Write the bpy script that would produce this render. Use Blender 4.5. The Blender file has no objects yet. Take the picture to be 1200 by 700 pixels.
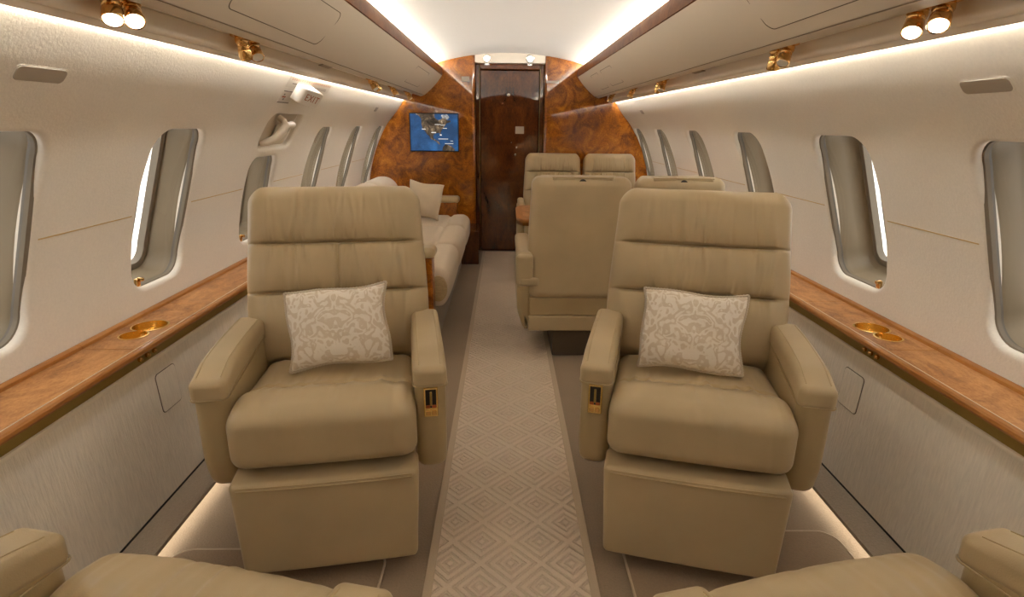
import bpy, bmesh, math, random
import numpy as np
from mathutils import Matrix, Vector
R = math.radians
random.seed(4)

# ------------------------------------------------------------------ camera
SC = bpy.context.scene
COL = SC.collection
cam_data = bpy.data.cameras.new('camera')
cam_data.sensor_width = 36.0
cam_data.lens = 36.0 * 670.0 / 1200.0
cam_data.clip_start = 0.02
cam = bpy.data.objects.new('camera', cam_data)
COL.objects.link(cam)
PITCH, YAW, ROLL = R(16.966), R(0.835), 0.0108
fw = Vector((math.sin(YAW) * math.cos(PITCH), math.cos(YAW) * math.cos(PITCH), -math.sin(PITCH)))
rt = Vector((math.cos(YAW), -math.sin(YAW), 0))
up = rt.cross(fw)
cR = rt * math.cos(ROLL) + up * math.sin(ROLL)
cU = -rt * math.sin(ROLL) + up * math.cos(ROLL)
m = Matrix((cR, cU, -fw)).transposed().to_4x4()
m.translation = Vector((-0.04, 0, 1.2))
cam.matrix_world = m
SC.camera = cam

# ------------------------------------------------------------------ world, exposure
world = bpy.data.worlds.new('overcast_sky')
SC.world = world
world.use_nodes = True
bg = world.node_tree.nodes['Background']
bg.inputs[0].default_value = (1.0, 0.96, 0.90, 1)
bg.inputs[1].default_value = 1.7
SC.view_settings.view_transform = 'Standard'
SC.view_settings.look = 'None'
SC.view_settings.gamma = 1.0
SC.view_settings.use_curve_mapping = False
SC.view_settings.exposure = 0.72
SC.cycles.diffuse_bounces = 7
SC.cycles.glossy_bounces = 5
SC.cycles.transparent_max_bounces = 12
SC.cycles.max_bounces = 12
COVE_W, WASH_W, FLOOR_W = 36.0, 30.0, 3.6     # strengths of the cabin's light strips

# ------------------------------------------------------------------ materials
def mat(name, col=(.5, .5, .5), rough=.6, metal=0.0, coat=0.0, spec=None):
    M = bpy.data.materials.new(name)
    M.use_nodes = True
    b = M.node_tree.nodes['Principled BSDF']
    b.inputs['Base Color'].default_value = (*col, 1)
    b.inputs['Roughness'].default_value = rough
    b.inputs['Metallic'].default_value = metal
    b.inputs['Coat Weight'].default_value = coat
    b.inputs['Coat Roughness'].default_value = .03
    if spec is not None:
        b.inputs['Specular IOR Level'].default_value = spec
    return M
class NB:
    def __init__(s, M):
        s.t = M.node_tree; s.b = s.t.nodes['Principled BSDF']
    def n(s, typ, ins=None, **kw):
        x = s.t.nodes.new(typ)
        for k, v in kw.items():
            setattr(x, k, v)
        for k, v in (ins or {}).items():
            if isinstance(v, bpy.types.NodeSocket):
                s.t.links.new(v, x.inputs[k])
            else:
                x.inputs[k].default_value = v
        return x
    def coord(s, scale=(1, 1, 1), absx=False):
        c = s.n('ShaderNodeTexCoord').outputs['Object']
        if absx:
            sp = s.n('ShaderNodeSeparateXYZ', {0: c})
            a = s.math('ABSOLUTE', sp.outputs[0])
            c = s.n('ShaderNodeCombineXYZ', {0: a, 1: sp.outputs[1], 2: sp.outputs[2]}).outputs[0]
        return s.n('ShaderNodeMapping', {0: c, 3: scale}).outputs[0]
    def math(s, op, a, b=0.0, c=0.0):
        return s.n('ShaderNodeMath', {0: a, 1: b, 2: c}, operation=op).outputs[0]
    def noise(s, v, scale, detail=4, rough=.5, dist=0.0):
        return s.n('ShaderNodeTexNoise', {'Vector': v, 'Scale': scale, 'Detail': detail, 'Roughness': rough, 'Distortion': dist}).outputs[0]
    def ramp(s, f, stops):
        r = s.n('ShaderNodeValToRGB', {0: f})
        e = r.color_ramp.elements
        while len(e) < len(stops):
            e.new(.5)
        for i, (p, c) in enumerate(stops):
            e[i].position = p
            e[i].color = (*c, 1)
        return r.outputs[0]
    def col(s, sock):
        s.t.links.new(sock, s.b.inputs['Base Color'])
    def bump(s, h, strength=.3, dist=.002):
        x = s.n('ShaderNodeBump', {'Height': h, 'Strength': strength, 'Distance': dist})
        s.t.links.new(x.outputs[0], s.b.inputs['Normal'])

def lerp3(a, k):
    return tuple(min(1, x * k) for x in a)
def leather(name, col):
    M = mat(name, col, .37, spec=.45); b = NB(M)
    v = b.coord()
    f = b.noise(v, 5, 3)
    b.col(b.ramp(f, [(.3, lerp3(col, .93)), (.7, lerp3(col, 1.06))]))
    vo = b.n('ShaderNodeTexVoronoi', {'Vector': v, 'Scale': 420.0})
    g = b.math('ADD', b.math('MULTIPLY', vo.outputs[0], .5), b.noise(v, 26, 4))
    b.bump(g, .10, .003)
    return M
def fabric(name, col, scale=(1, 1, 1), nscale=120, bump=.35, dist=.002, var=.07, detail=4):
    M = mat(name, col, .9, spec=.15); b = NB(M)
    v = b.coord(scale)
    f = b.noise(v, nscale, detail, .6)
    f2 = b.noise(b.coord(), 2.2, 3)
    mx = b.math('ADD', b.math('MULTIPLY', f, .6), b.math('MULTIPLY', f2, .4))
    b.col(b.ramp(mx, [(.3, lerp3(col, 1 - var)), (.7, lerp3(col, 1 + var))]))
    b.bump(f, bump, dist)
    b.b.inputs['Sheen Weight'].default_value = .15
    return M
def burl(name, stops, absx=False, coat=1.0, scale=1.0, stretch=(1, 1, 1), spec=.12, crough=.02, fine=.3):
    M = mat(name, (.2, .08, .02), .35, coat=coat, spec=spec); b = NB(M)
    b.b.inputs['Coat Roughness'].default_value = crough; b.b.inputs['Coat IOR'].default_value = 1.85
    v = b.coord(stretch, absx)
    f1 = b.noise(v, 4.5 * scale, 8, .62, 1.6)
    f2 = b.noise(v, 55 * scale, 5, .65, .6)
    f3 = b.noise(v, 1.6 * scale, 3, .5, .5)
    f = b.math('ADD', b.math('ADD', b.math('MULTIPLY', f1, .5), b.math('MULTIPLY', f2, .3)), b.math('MULTIPLY', f3, .2))
    b.col(b.ramp(f, stops))
    return M
def emit(name, col, st):
    M = mat(name, (0, 0, 0), .5)
    M.node_tree.nodes['Principled BSDF'].inputs['Emission Color'].default_value = (*col, 1)
    M.node_tree.nodes['Principled BSDF'].inputs['Emission Strength'].default_value = st
    return M

LEA = (.465, .365, .218)
M_lea = leather('beige_leather', LEA)
M_lea2 = leather('beige_leather_panel', (.435, .335, .182))
M_wall = fabric('wall_fabric', (.75, .70, .615), nscale=130, bump=.34, dist=.003, var=.06)
M_dado = fabric('dado_fabric', (.74, .675, .575), scale=(1, 1, .13), nscale=150, bump=.6, dist=.004, var=.13)
M_ceil = fabric('ceiling_fabric', (.80, .765, .70), nscale=90, bump=.08, var=.02)
M_bin = mat('bin_paint', (.60, .515, .40), .5)
nb = NB(M_bin); nb.bump(nb.noise(nb.coord(), 400, 2), .05, .001)
M_rail = mat('rail_paint', (.78, .70, .585), .45)
M_groove = mat('seam_shadow_gap', (.10, .07, .04), .8)
M_chan = mat('channel_lit_tone', (.88, .81, .70), .5)  # lighter than the bin, standing in for light that reaches the channel
M_seam = mat('bin_seam', (.22, .165, .105), .8)
M_goldseam = mat('gold_seam', (.55, .38, .16), .5)
M_carpet = fabric('carpet', (.33, .25, .175), nscale=170, bump=.6, dist=.004, var=.12)
M_mat = fabric('mat_carpet', (.31, .225, .15), nscale=170, bump=.6, dist=.004, var=.1)
M_pipe = fabric('mat_piping', (.54, .43, .31), nscale=300, bump=.3)
M_plinth = fabric('plinth_carpet', (.33, .265, .195), nscale=150, bump=.6, dist=.004, var=.15)
BURL = [(.35, (.055, .011, .0005)), (.45, (.20, .053, .002)), (.54, (.37, .115, .005)), (.66, (.64, .25, .018))]
M_burl = burl('burl_walnut', BURL, scale=1.7, coat=.85)
M_door = burl('burl_door', [(.34, (.022, .005, .001)), (.46, (.085, .022, .004)), (.56, (.15, .043, .007)), (.68, (.26, .09, .016))], absx=True, stretch=(1.6, 1, .7))
M_strip = burl('burl_strip', [(.3, (.04, .010, .0015)), (.5, (.115, .036, .005)), (.7, (.20, .075, .012))], scale=2.2, coat=.06, crough=.2, spec=.03)
M_ledge = burl('ledge_burl', [(.34, (.15, .05, .012)), (.45, (.34, .14, .04)), (.56, (.50, .235, .08)), (.70, (.64, .35, .14))], coat=.3, scale=1.8, stretch=(1.6, .8, 1), crough=.12)
M_edge = burl('ledge_edge_wood', [(.3, (.22, .075, .015)), (.5, (.38, .155, .038)), (.7, (.52, .245, .07))], coat=.35, scale=1.2, stretch=(2, .3, 2), crough=.1)
M_rear = burl('satin_dark_wood', [(.34, (.03, .008, .002)), (.5, (.09, .028, .007)), (.66, (.17, .06, .014))], coat=0.0, spec=.02)
M_seatbase = fabric('seat_base_shaded_cloth', (.10, .075, .05), nscale=200, bump=.4)  # dark brown cloth with the shade under the seat put into its colour
M_pocket = mat('pocket_plastic', (.47, .40, .295), .45)
M_vent = mat('brown_vent', (.30, .23, .15), .5)
M_inlay = mat('inlay_line', (.62, .47, .33), .4)
M_gold = mat('polished_gold', (.83, .52, .20), .16, 1.0)
M_gold2 = mat('brushed_gold', (.92, .68, .26), .24, 1.0)
M_bronze = mat('bronze_band', (.34, .235, .065), .4, .45)
M_chrome = mat('chrome', (.72, .70, .66), .2, 1.0)
M_dark = mat('dark_recess', (.018, .014, .010), .6)
M_black = mat('black_bezel', (.012, .012, .014), .25)
M_amber = mat('amber_button', (.45, .10, .02), .3)
M_white = mat('white_plastic', (.70, .65, .57), .35)
M_cream = mat('cream_plastic', (.60, .51, .385), .4)
M_reveal = mat('window_reveal', (.27, .215, .142), .45)
M_gasket = mat('window_gasket', (.20, .165, .12), .55)
M_rimdark = mat('window_rim_shadow_gap', (.13, .11, .085), .5)
M_plate = mat('satin_grey_plate', (.42, .37, .30), .4, .3)
M_silver = mat('silver_label', (.52, .47, .40), .3, .6)
M_placard = mat('placard', (.66, .60, .52), .5)
M_ink = mat('grey_ink', (.22, .19, .16), .6)
M_redink = mat('red_brown_ink', (.36, .10, .035), .6)
M_paleink = mat('pale_red_ink', (.55, .38, .28), .6)
M_divan = fabric('divan_chenille', (.60, .51, .40), nscale=190, bump=.5, dist=.003, var=.06)
M_divend = fabric('divan_fringe', (.46, .35, .19), scale=(.2, 1, 1), nscale=160, bump=.8, dist=.006, var=.25)
M_cushion = fabric('cream_linen', (.60, .50, .375), nscale=260, bump=.4, var=.05)
M_base = fabric('divan_base_cloth', (.27, .225, .175), nscale=200, bump=.4)
M_padtop = mat('arm_top_plate', (.55, .33, .18), .4)
M_cord = fabric('pillow_cord', (.62, .54, .44), nscale=300, bump=.4)
W = (1.0, .97, .905)
M_cove = emit('warm_cove_led', W, COVE_W)
M_wash = emit('warm_wash_led', (1.0, .97, .915), WASH_W)
M_floorled = emit('warm_floor_led', (1.0, .90, .74), FLOOR_W)
M_lampon = emit('lit_lens', (1.0, .93, .82), 8)
M_lampdim = emit('downlight_lens', (1.0, .93, .82), 2.2)

# the aisle carpet: nested diamonds in low relief
M_run = mat('runner_carpet', (.4, .3, .2), .95, spec=.1); b = NB(M_run)
c = b.n('ShaderNodeTexCoord').outputs['Object']
sp = b.n('ShaderNodeSeparateXYZ', {0: c})
xs = b.math('MULTIPLY', sp.outputs[0], 1 / .172); ys = b.math('MULTIPLY', sp.outputs[1], 1 / .175)
def cell(f):
    return b.math('ABSOLUTE', b.math('SUBTRACT', f, b.math('ROUND', f)))
rr_ = b.math('MULTIPLY', b.math('MAXIMUM', cell(b.math('ADD', xs, ys)), cell(b.math('SUBTRACT', xs, ys))), 2.0)
wob = b.math('MULTIPLY', b.math('SUBTRACT', b.noise(b.coord(), 220, 3), .5), .07)
rw = b.math('ADD', rr_, wob)
groove = None
for cen, wd in ((.20, .055), (.46, .055), (.80, .06)):
    g = b.n('ShaderNodeMapRange', {0: b.math('ABSOLUTE', b.math('SUBTRACT', rw, cen)), 1: wd * .4, 2: wd * 1.5, 3: 1.0, 4: 0.0}, interpolation_type='SMOOTHSTEP').outputs[0]
    groove = g if groove is None else b.math('MAXIMUM', groove, g)
pile = b.noise(b.coord(), 330, 3, .6)
hgt = b.math('ADD', b.math('MULTIPLY', groove, -1.0), b.math('MULTIPLY', pile, .35))
b.bump(hgt, 1.0, .006)
big = b.noise(b.coord(), 2.5, 3)
tone = b.math('ADD', b.math('ADD', b.math('MULTIPLY', groove, -.12), b.math('MULTIPLY', pile, .5)), b.math('MULTIPLY', big, .35))
b.col(b.ramp(tone, [(.10, (.65, .53, .41)), (.40, (.77, .645, .515)), (.75, (.85, .73, .60))]))

# damask: mirrored motif on pale cloth
M_damask = mat('damask_cloth', (.6, .5, .4), .6, spec=.25); b = NB(M_damask)
v = b.n('ShaderNodeMapping', {0: b.coord((1, 1, 1), absx=True), 1: (1.7, .31, 2.63)}).outputs[0]
f1 = b.noise(v, 25, 0.8, .4, 1.1)
leaf = b.math('ABSOLUTE', b.math('SUBTRACT', b.math('FRACT', b.math('MULTIPLY', f1, 3.6)), .5))
vo = b.n('ShaderNodeTexVoronoi', {'Vector': v, 'Scale': 62.0}).outputs[0]
f2 = b.noise(b.coord(), 130, 2, .6)
mix_ = b.math('ADD', b.math('ADD', leaf, b.math('MULTIPLY', vo, .32)), b.math('MULTIPLY', b.math('SUBTRACT', f2, .5), .45))
msk = b.n('ShaderNodeMapRange', {0: mix_, 1: .26, 2: .52}, interpolation_type='SMOOTHSTEP').outputs[0]
b.col(b.ramp(msk, [(.1, (.71, .62, .51)), (.9, (.87, .81, .73))]))
b.bump(b.math('ADD', b.math('MULTIPLY', msk, -.5), b.noise(b.coord(), 400, 2)), .25, .002)

# thin clear glazing: mostly see-through with a fresnel reflection
M_glass = bpy.data.materials.new('clear_glazing'); M_glass.use_nodes = True
t = M_glass.node_tree; t.nodes.clear()
o_ = t.nodes.new('ShaderNodeOutputMaterial'); mx = t.nodes.new('ShaderNodeMixShader')
tr = t.nodes.new('ShaderNodeBsdfTransparent'); gl = t.nodes.new('ShaderNodeBsdfGlossy'); lw = t.nodes.new('ShaderNodeLayerWeight'); fr = t.nodes.new('ShaderNodeMath')
gl.inputs['Roughness'].default_value = .02; lw.inputs[0].default_value = .5; fr.operation = 'POWER'; fr.inputs[1].default_value = 4.0; fk = t.nodes.new('ShaderNodeMath'); fk.operation = 'MULTIPLY'; fk.inputs[1].default_value = .4
tr.inputs[0].default_value = (.96, .96, .95, 1)
t.links.new(lw.outputs['Facing'], fr.inputs[0]); t.links.new(fr.outputs[0], fk.inputs[0]); t.links.new(fk.outputs[0], mx.inputs[0]); t.links.new(tr.outputs[0], mx.inputs[1]); t.links.new(gl.outputs[0], mx.inputs[2]); t.links.new(mx.outputs[0], o_.inputs[0])

def screen_mat(name, stops, scale, st):
    M = mat(name, (.01, .01, .012), .25); b = NB(M)
    f = b.noise(b.coord(), scale, 6, .65, .4)
    b.t.links.new(b.ramp(f, stops), b.b.inputs['Emission Color'])
    b.b.inputs['Emission Strength'].default_value = st
    return M
M_sea = screen_mat('map_sea', [(.40, (.014, .062, .16)), (.55, (.022, .095, .25)), (.66, (.035, .16, .40))], 7, .55)
M_land = screen_mat('map_land', [(.38, (.012, .009, .006)), (.5, (.05, .035, .022)), (.6, (.16, .11, .065)), (.72, (.55, .44, .31))], 18, 1.0)
M_ice = screen_mat('map_ice', [(.35, (.10, .10, .10)), (.65, (.5, .48, .45))], 20, 1.0)
M_pin = emit('map_lettering', (.9, .85, .75), .6)

# ------------------------------------------------------------------ mesh helpers
def link(o, parent=None):
    COL.objects.link(o)
    if parent is not None:
        o.parent = parent
    return o
def mesh(name, v, f, M, parent=None, smooth=35, loc=(0, 0, 0), rot=(0, 0, 0), mats=None, idx=None):
    me = bpy.data.meshes.new(name)
    me.from_pydata([tuple(map(float, p)) for p in v], [], [tuple(map(int, q)) for q in f])
    me.validate()
    if smooth:
        me.shade_smooth()
        if smooth < 180:
            me.set_sharp_from_angle(angle=R(smooth))
    me.materials.append(M)
    for x in (mats or []):
        me.materials.append(x)
    if idx is not None:
        me.polygons.foreach_set('material_index', idx)
    o = bpy.data.objects.new(name, me)
    o.location = loc; o.rotation_euler = rot
    return link(o, parent)
def flatten(o):
    o.modifiers.new('face_weighted', 'WEIGHTED_NORMAL').weight = 100
    return o
def empty(name, loc=(0, 0, 0), rz=0.0):
    o = bpy.data.objects.new(name, None)
    o.empty_display_size = .1
    o.location = loc; o.rotation_euler = (0, 0, rz)
    return link(o)
def tag(o, label, cat, group=None, kind=None):
    o['label'] = label; o['category'] = cat
    if group: o['group'] = group
    if kind: o['kind'] = kind
    return o
def copy_tree(o, parent=None):
    c = o.copy(); COL.objects.link(c); c.parent = parent
    for ch in list(o.children):
        copy_tree(ch, c)
    return c
def _axis(h, r, nf, nc):
    th = np.linspace(0, math.pi / 4, nc + 1)[1:]
    k = r * np.tan(th)
    return np.concatenate([-(h - r) - k[::-1], np.linspace(-(h - r), h - r, nf + 1), (h - r) + k])
def rbox(size, r, res=(4, 4, 4), nc=4, fn=None):
    """rounded box centred on 0: verts, faces; fn(P, N) may move the points"""
    h = np.array(size) / 2.0
    ax = [_axis(h[i], r, res[i], nc) for i in range(3)]
    V, Fq, off = [], [], 0
    for a in range(3):
        b_, c_ = (a + 1) % 3, (a + 2) % 3
        U, Wv = np.meshgrid(ax[b_], ax[c_], indexing='ij')
        nb_, nc_ = U.shape
        I = np.arange(nb_ * nc_).reshape(nb_, nc_)
        q = np.stack([I[:-1, :-1], I[1:, :-1], I[1:, 1:], I[:-1, 1:]], -1).reshape(-1, 4)
        for s in (1, -1):
            P = np.zeros((nb_ * nc_, 3))
            P[:, a] = s * h[a]; P[:, b_] = U.ravel(); P[:, c_] = Wv.ravel()
            V.append(P); Fq.append((q if s > 0 else q[:, ::-1]) + off); off += len(P)
    V = np.concatenate(V); Fq = np.concatenate(Fq)
    _, first, inv = np.unique(np.round(V, 6), axis=0, return_index=True, return_inverse=True)
    V = V[first]; Fq = inv.ravel()[Fq]
    core = np.clip(V, -(h - r), h - r)
    N = V - core
    N /= np.maximum(np.linalg.norm(N, axis=1, keepdims=True), 1e-9)
    P = core + r * N
    if fn is not None:
        P = fn(P, N)
    return P, Fq
def box(name, lo, hi, M, parent=None, r=.004, nc=2, smooth=40):
    lo = np.array(lo, float); hi = np.array(hi, float)
    r = min(r, .49 * (hi - lo).min())
    P, F = rbox(hi - lo, r, (1, 1, 1), nc)
    o = mesh(name, P + (lo + hi) / 2, F, M, parent, smooth)
    return flatten(o) if smooth < 180 else o
def ext(name, prof, y0, y1, M, parent=None, closed=True, smooth=30, ny=1, flip=False):
    """sweep an (x, z) profile along y"""
    n = len(prof); V = []; F = []
    for y in np.linspace(y0, y1, ny + 1):
        V += [(x, y, z) for x, z in prof]
    m_ = n if closed else n - 1
    for k in range(ny):
        for i in range(m_):
            j = (i + 1) % n
            F.append((k * n + i, k * n + j, (k + 1) * n + j, (k + 1) * n + i))
    if closed:
        F.append(tuple(range(n))[::-1]); F.append(tuple(ny * n + i for i in range(n)))
    if flip:
        F = [q[::-1] for q in F]
    return mesh(name, V, F, M, parent, smooth)
def tube(name, pts, r, M, parent=None, n=8, closed=False, smooth=60):
    pts = [Vector(p) for p in pts]; V = []; F = []
    k = len(pts)
    rad = r if isinstance(r, (list, tuple)) else [r] * k
    ref = None
    for i, p in enumerate(pts):
        a = pts[(i - 1) % k] if (closed or i > 0) else p
        c_ = pts[(i + 1) % k] if (closed or i < k - 1) else p
        d = (c_ - a).normalized()
        if ref is None:
            ref = d.orthogonal().normalized()
        ref = (ref - d * ref.dot(d)).normalized()
        s = d.cross(ref)
        for j in range(n):
            an = 2 * math.pi * j / n
            V.append(p + (ref * math.cos(an) + s * math.sin(an)) * rad[i])
    for i in range(k if closed else k - 1):
        i2 = (i + 1) % k
        for j in range(n):
            j2 = (j + 1) % n
            F.append((i * n + j, i * n + j2, i2 * n + j2, i2 * n + j))
    if not closed:
        F.append(tuple(range(n))[::-1]); F.append(tuple((k - 1) * n + j for j in range(n)))
    return mesh(name, V, F, M, parent, smooth)
def lathe(name, prof, M, parent=None, n=20, frame=None, smooth=35):
    """prof: (radius, height) from bottom to top, about local z"""
    V, F = [], []
    for r_, h_ in prof:
        for j in range(n):
            a = 2 * math.pi * j / n
            V.append((r_ * math.cos(a), r_ * math.sin(a), h_))
    for i in range(len(prof) - 1):
        for j in range(n):
            j2 = (j + 1) % n
            F.append((i * n + j, i * n + j2, (i + 1) * n + j2, (i + 1) * n + j))
    F.append(tuple(range(n))[::-1]); F.append(tuple((len(prof) - 1) * n + j for j in range(n)))
    if frame is not None:
        V = [frame @ Vector(p) for p in V]
    return mesh(name, V, F, M, parent, smooth)
def frame(o, x, y, z):
    f = Matrix((Vector(x).normalized(), Vector(y).normalized(), Vector(z).normalized())).transposed().to_4x4()
    f.translation = Vector(o)
    return f
def aim(o, z):
    z = Vector(z).normalized(); x = z.orthogonal().normalized()
    return frame(o, x, z.cross(x), z)
def rrect(hw, hh, r, n=6, mid=0):
    """rounded rectangle outline, counter-clockwise, centred on 0"""
    r = min(r, hw * .999, hh * .999); P = []
    for cx, cy, a0 in ((hw - r, hh - r, 0), (-hw + r, hh - r, 90), (-hw + r, -hh + r, 180), (hw - r, -hh + r, 270)):
        for k in range(n + 1):
            a = R(a0 + 90 * k / n)
            P.append((cx + r * math.cos(a), cy + r * math.sin(a)))
    if mid:
        Q = []
        for i in range(len(P)):
            a, c_ = P[i], P[(i + 1) % len(P)]
            Q.append(a)
            if i % (n + 1) == n:
                Q += [(a[0] + (c_[0] - a[0]) * k / (mid + 1), a[1] + (c_[1] - a[1]) * k / (mid + 1)) for k in range(1, mid + 1)]
        P = Q
    return P
def slab(name, outline, M, fr, t=.004, bev=.0015, parent=None, smooth=40):
    """flat plate with a small bevel; outline in the xy plane of frame fr, thickness along its z"""
    n = len(outline)
    c_ = np.mean(outline, axis=0)
    hw = max(abs(p[0] - c_[0]) for p in outline)
    hh = max(abs(p[1] - c_[1]) for p in outline)
    def ring(e, z):
        return [fr @ Vector((c_[0] + (p[0] - c_[0]) * (1 - e / hw), c_[1] + (p[1] - c_[1]) * (1 - e / hh), z)) for p in outline]
    V = ring(0, 0) + ring(0, t - bev) + ring(bev, t)
    F = [tuple(range(n))[::-1]]
    for k in range(2):
        for i in range(n):
            j = (i + 1) % n
            F.append((k * n + i, k * n + j, (k + 1) * n + j, (k + 1) * n + i))
    F.append(tuple(2 * n + i for i in range(n)))
    return flatten(mesh(name, V, F, M, parent, smooth))
def text(name, s, size, M, fr, parent=None, t=.0006, sx=1.0):
    cu = bpy.data.curves.new(name, 'FONT')
    cu.body = s; cu.size = size; cu.align_x = 'CENTER'; cu.align_y = 'CENTER'; cu.extrude = t; cu.space_character = 1.18
    tmp = bpy.data.objects.new(name + '_tmp', cu)
    COL.objects.link(tmp)
    dg = bpy.context.evaluated_depsgraph_get()
    me = bpy.data.meshes.new_from_object(tmp.evaluated_get(dg))
    bpy.data.objects.remove(tmp)
    me.transform(Matrix.Diagonal((sx, 1, 1, 1)))
    me.transform(fr)
    me.materials.clear(); me.materials.append(M)
    o = bpy.data.objects.new(name, me)
    return link(o, parent)
def sstep(a, b_, x):
    x = np.clip((x - a) / (b_ - a), 0, 1)
    return x * x * (3 - 2 * x)

# ------------------------------------------------------------------ the cabin shell
RW, ZC = 1.30, .50                      # the side walls follow a circle of this radius about (0, ZC)
Y0, Y1 = -2.0, 5.40
def rad(th):
    return RW - .0125 * np.exp(-((th - 38.5) / 4.4) ** 2) + .06 * sstep(43.3, 46.5, th)
def WP(s, y, th, d=0.0):
    r_ = rad(th) + d
    return (s * r_ * math.cos(R(th)), y, ZC + r_ * math.sin(R(th)))
def wframe(s, y, th, d=0.0):
    """x along the wall to a viewer's right, y up the wall, z into the cabin"""
    u_ = (Vector(WP(s, y, th + .3, d)) - Vector(WP(s, y, th - .3, d))).normalized()
    n_ = Vector((-s * u_.z, 0, s * u_.x))
    return frame(WP(s, y, th, d), u_.cross(n_), u_, n_)

floor = box('floor', (-1.2, Y0, -.06), (1.2, 5.75, 0), M_carpet, r=.001)
tag(floor, 'plain brown carpet covering the cabin floor', 'floor', kind='structure')

# ceiling: shallow vault between the bins
cp = [(x, 1.795 - x * x / 4.6) for x in np.linspace(-.80, .80, 41)]
cl = ext('ceiling', cp + [(.80, 1.90), (-.80, 1.90)], Y0, 5.75, M_ceil, smooth=30)
V = [(1.6 * math.cos(R(a)), y, ZC + 1.6 * math.sin(R(a))) for a in np.linspace(40, 140, 21) for y in (Y0, 5.75)]
V = [(.99, Y0, 1.40), (.99, 5.75, 1.40)] + V + [(-.99, Y0, 1.40), (-.99, 5.75, 1.40)]
mesh('roof_light_block', V, [(2 * k, 2 * k + 1, 2 * k + 3, 2 * k + 2) for k in range(22)], M_rail, cl, 0)  # unseen skin added above the bins to keep sky light out
tag(cl, 'pale vaulted cabin ceiling between the overhead bins', 'ceiling', kind='structure')

def bay(name, s, y0, y1, t0, t1, wy0, wy1, wt0, wt1, rr, parent, depth=.034):
    """wall panel with a soft-edged opening"""
    tc, yc = (wt0 + wt1) / 2, (wy0 + wy1) / 2
    hw = (wy1 - wy0) / 2; hh = R(wt1 - wt0) * RW / 2
    be = .016
    out = np.array(rrect(hw + be, hh + be, rr + be, 8, 7))
    n = len(out)
    B = [y0 - yc, y1 - yc, R(t0 - tc) * RW, R(t1 - tc) * RW]
    rect = []
    for p in out:
        k = min((B[1] if p[0] > 0 else B[0]) / p[0] if abs(p[0]) > 1e-6 else 1e9, (B[3] if p[1] > 0 else B[2]) / p[1] if abs(p[1]) > 1e-6 else 1e9)
        rect.append(p * k)
    rect = np.array(rect)
    for cx in B[:2]:
        for cy in B[2:]:
            i = np.argmin(((rect - (cx, cy)) ** 2).sum(1)); rect[i] = (cx, cy)
    rings = []
    for k in np.linspace(1, 0, 13):
        rings.append((out + (rect - out) * k, 0.0))
    for a in (18, 36, 54, 72, 90):
        e = be * math.sin(R(a)); d = be * (1 - math.cos(R(a)))
        rings.append((np.array(rrect(hw + be - e, hh + be - e, rr + be - e, 8, 7)), d))
    rings.append((np.array(rrect(hw, hh, rr, 8, 7)), depth))
    V, F = [], []
    for P, d in rings:
        V += [WP(s, yc + p[0], tc + math.degrees(p[1] / RW), d) for p in P]
    for k in range(len(rings) - 1):
        for i in range(n):
            j = (i + 1) % n
            q = (k * n + i, k * n + j, (k + 1) * n + j, (k + 1) * n + i)
            F.append(q if s > 0 else q[::-1])
    F = [q[::-1] for q in F]
    return mesh(name, V, F, M_wall, parent, 50)
def plain(name, s, y0, y1, t0, t1, parent, nt=24, d=0.0, M=None):
    V, F = [], []
    for th in np.linspace(t0, t1, nt + 1):
        V += [WP(s, y0, th, d), WP(s, y1, th, d)]
    for k in range(nt):
        q = (2 * k, 2 * k + 1, 2 * k + 3, 2 * k + 2)
        F.append(q if s < 0 else q[::-1])
    return mesh(name, V, F, M or M_wall, parent, 180)

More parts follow.
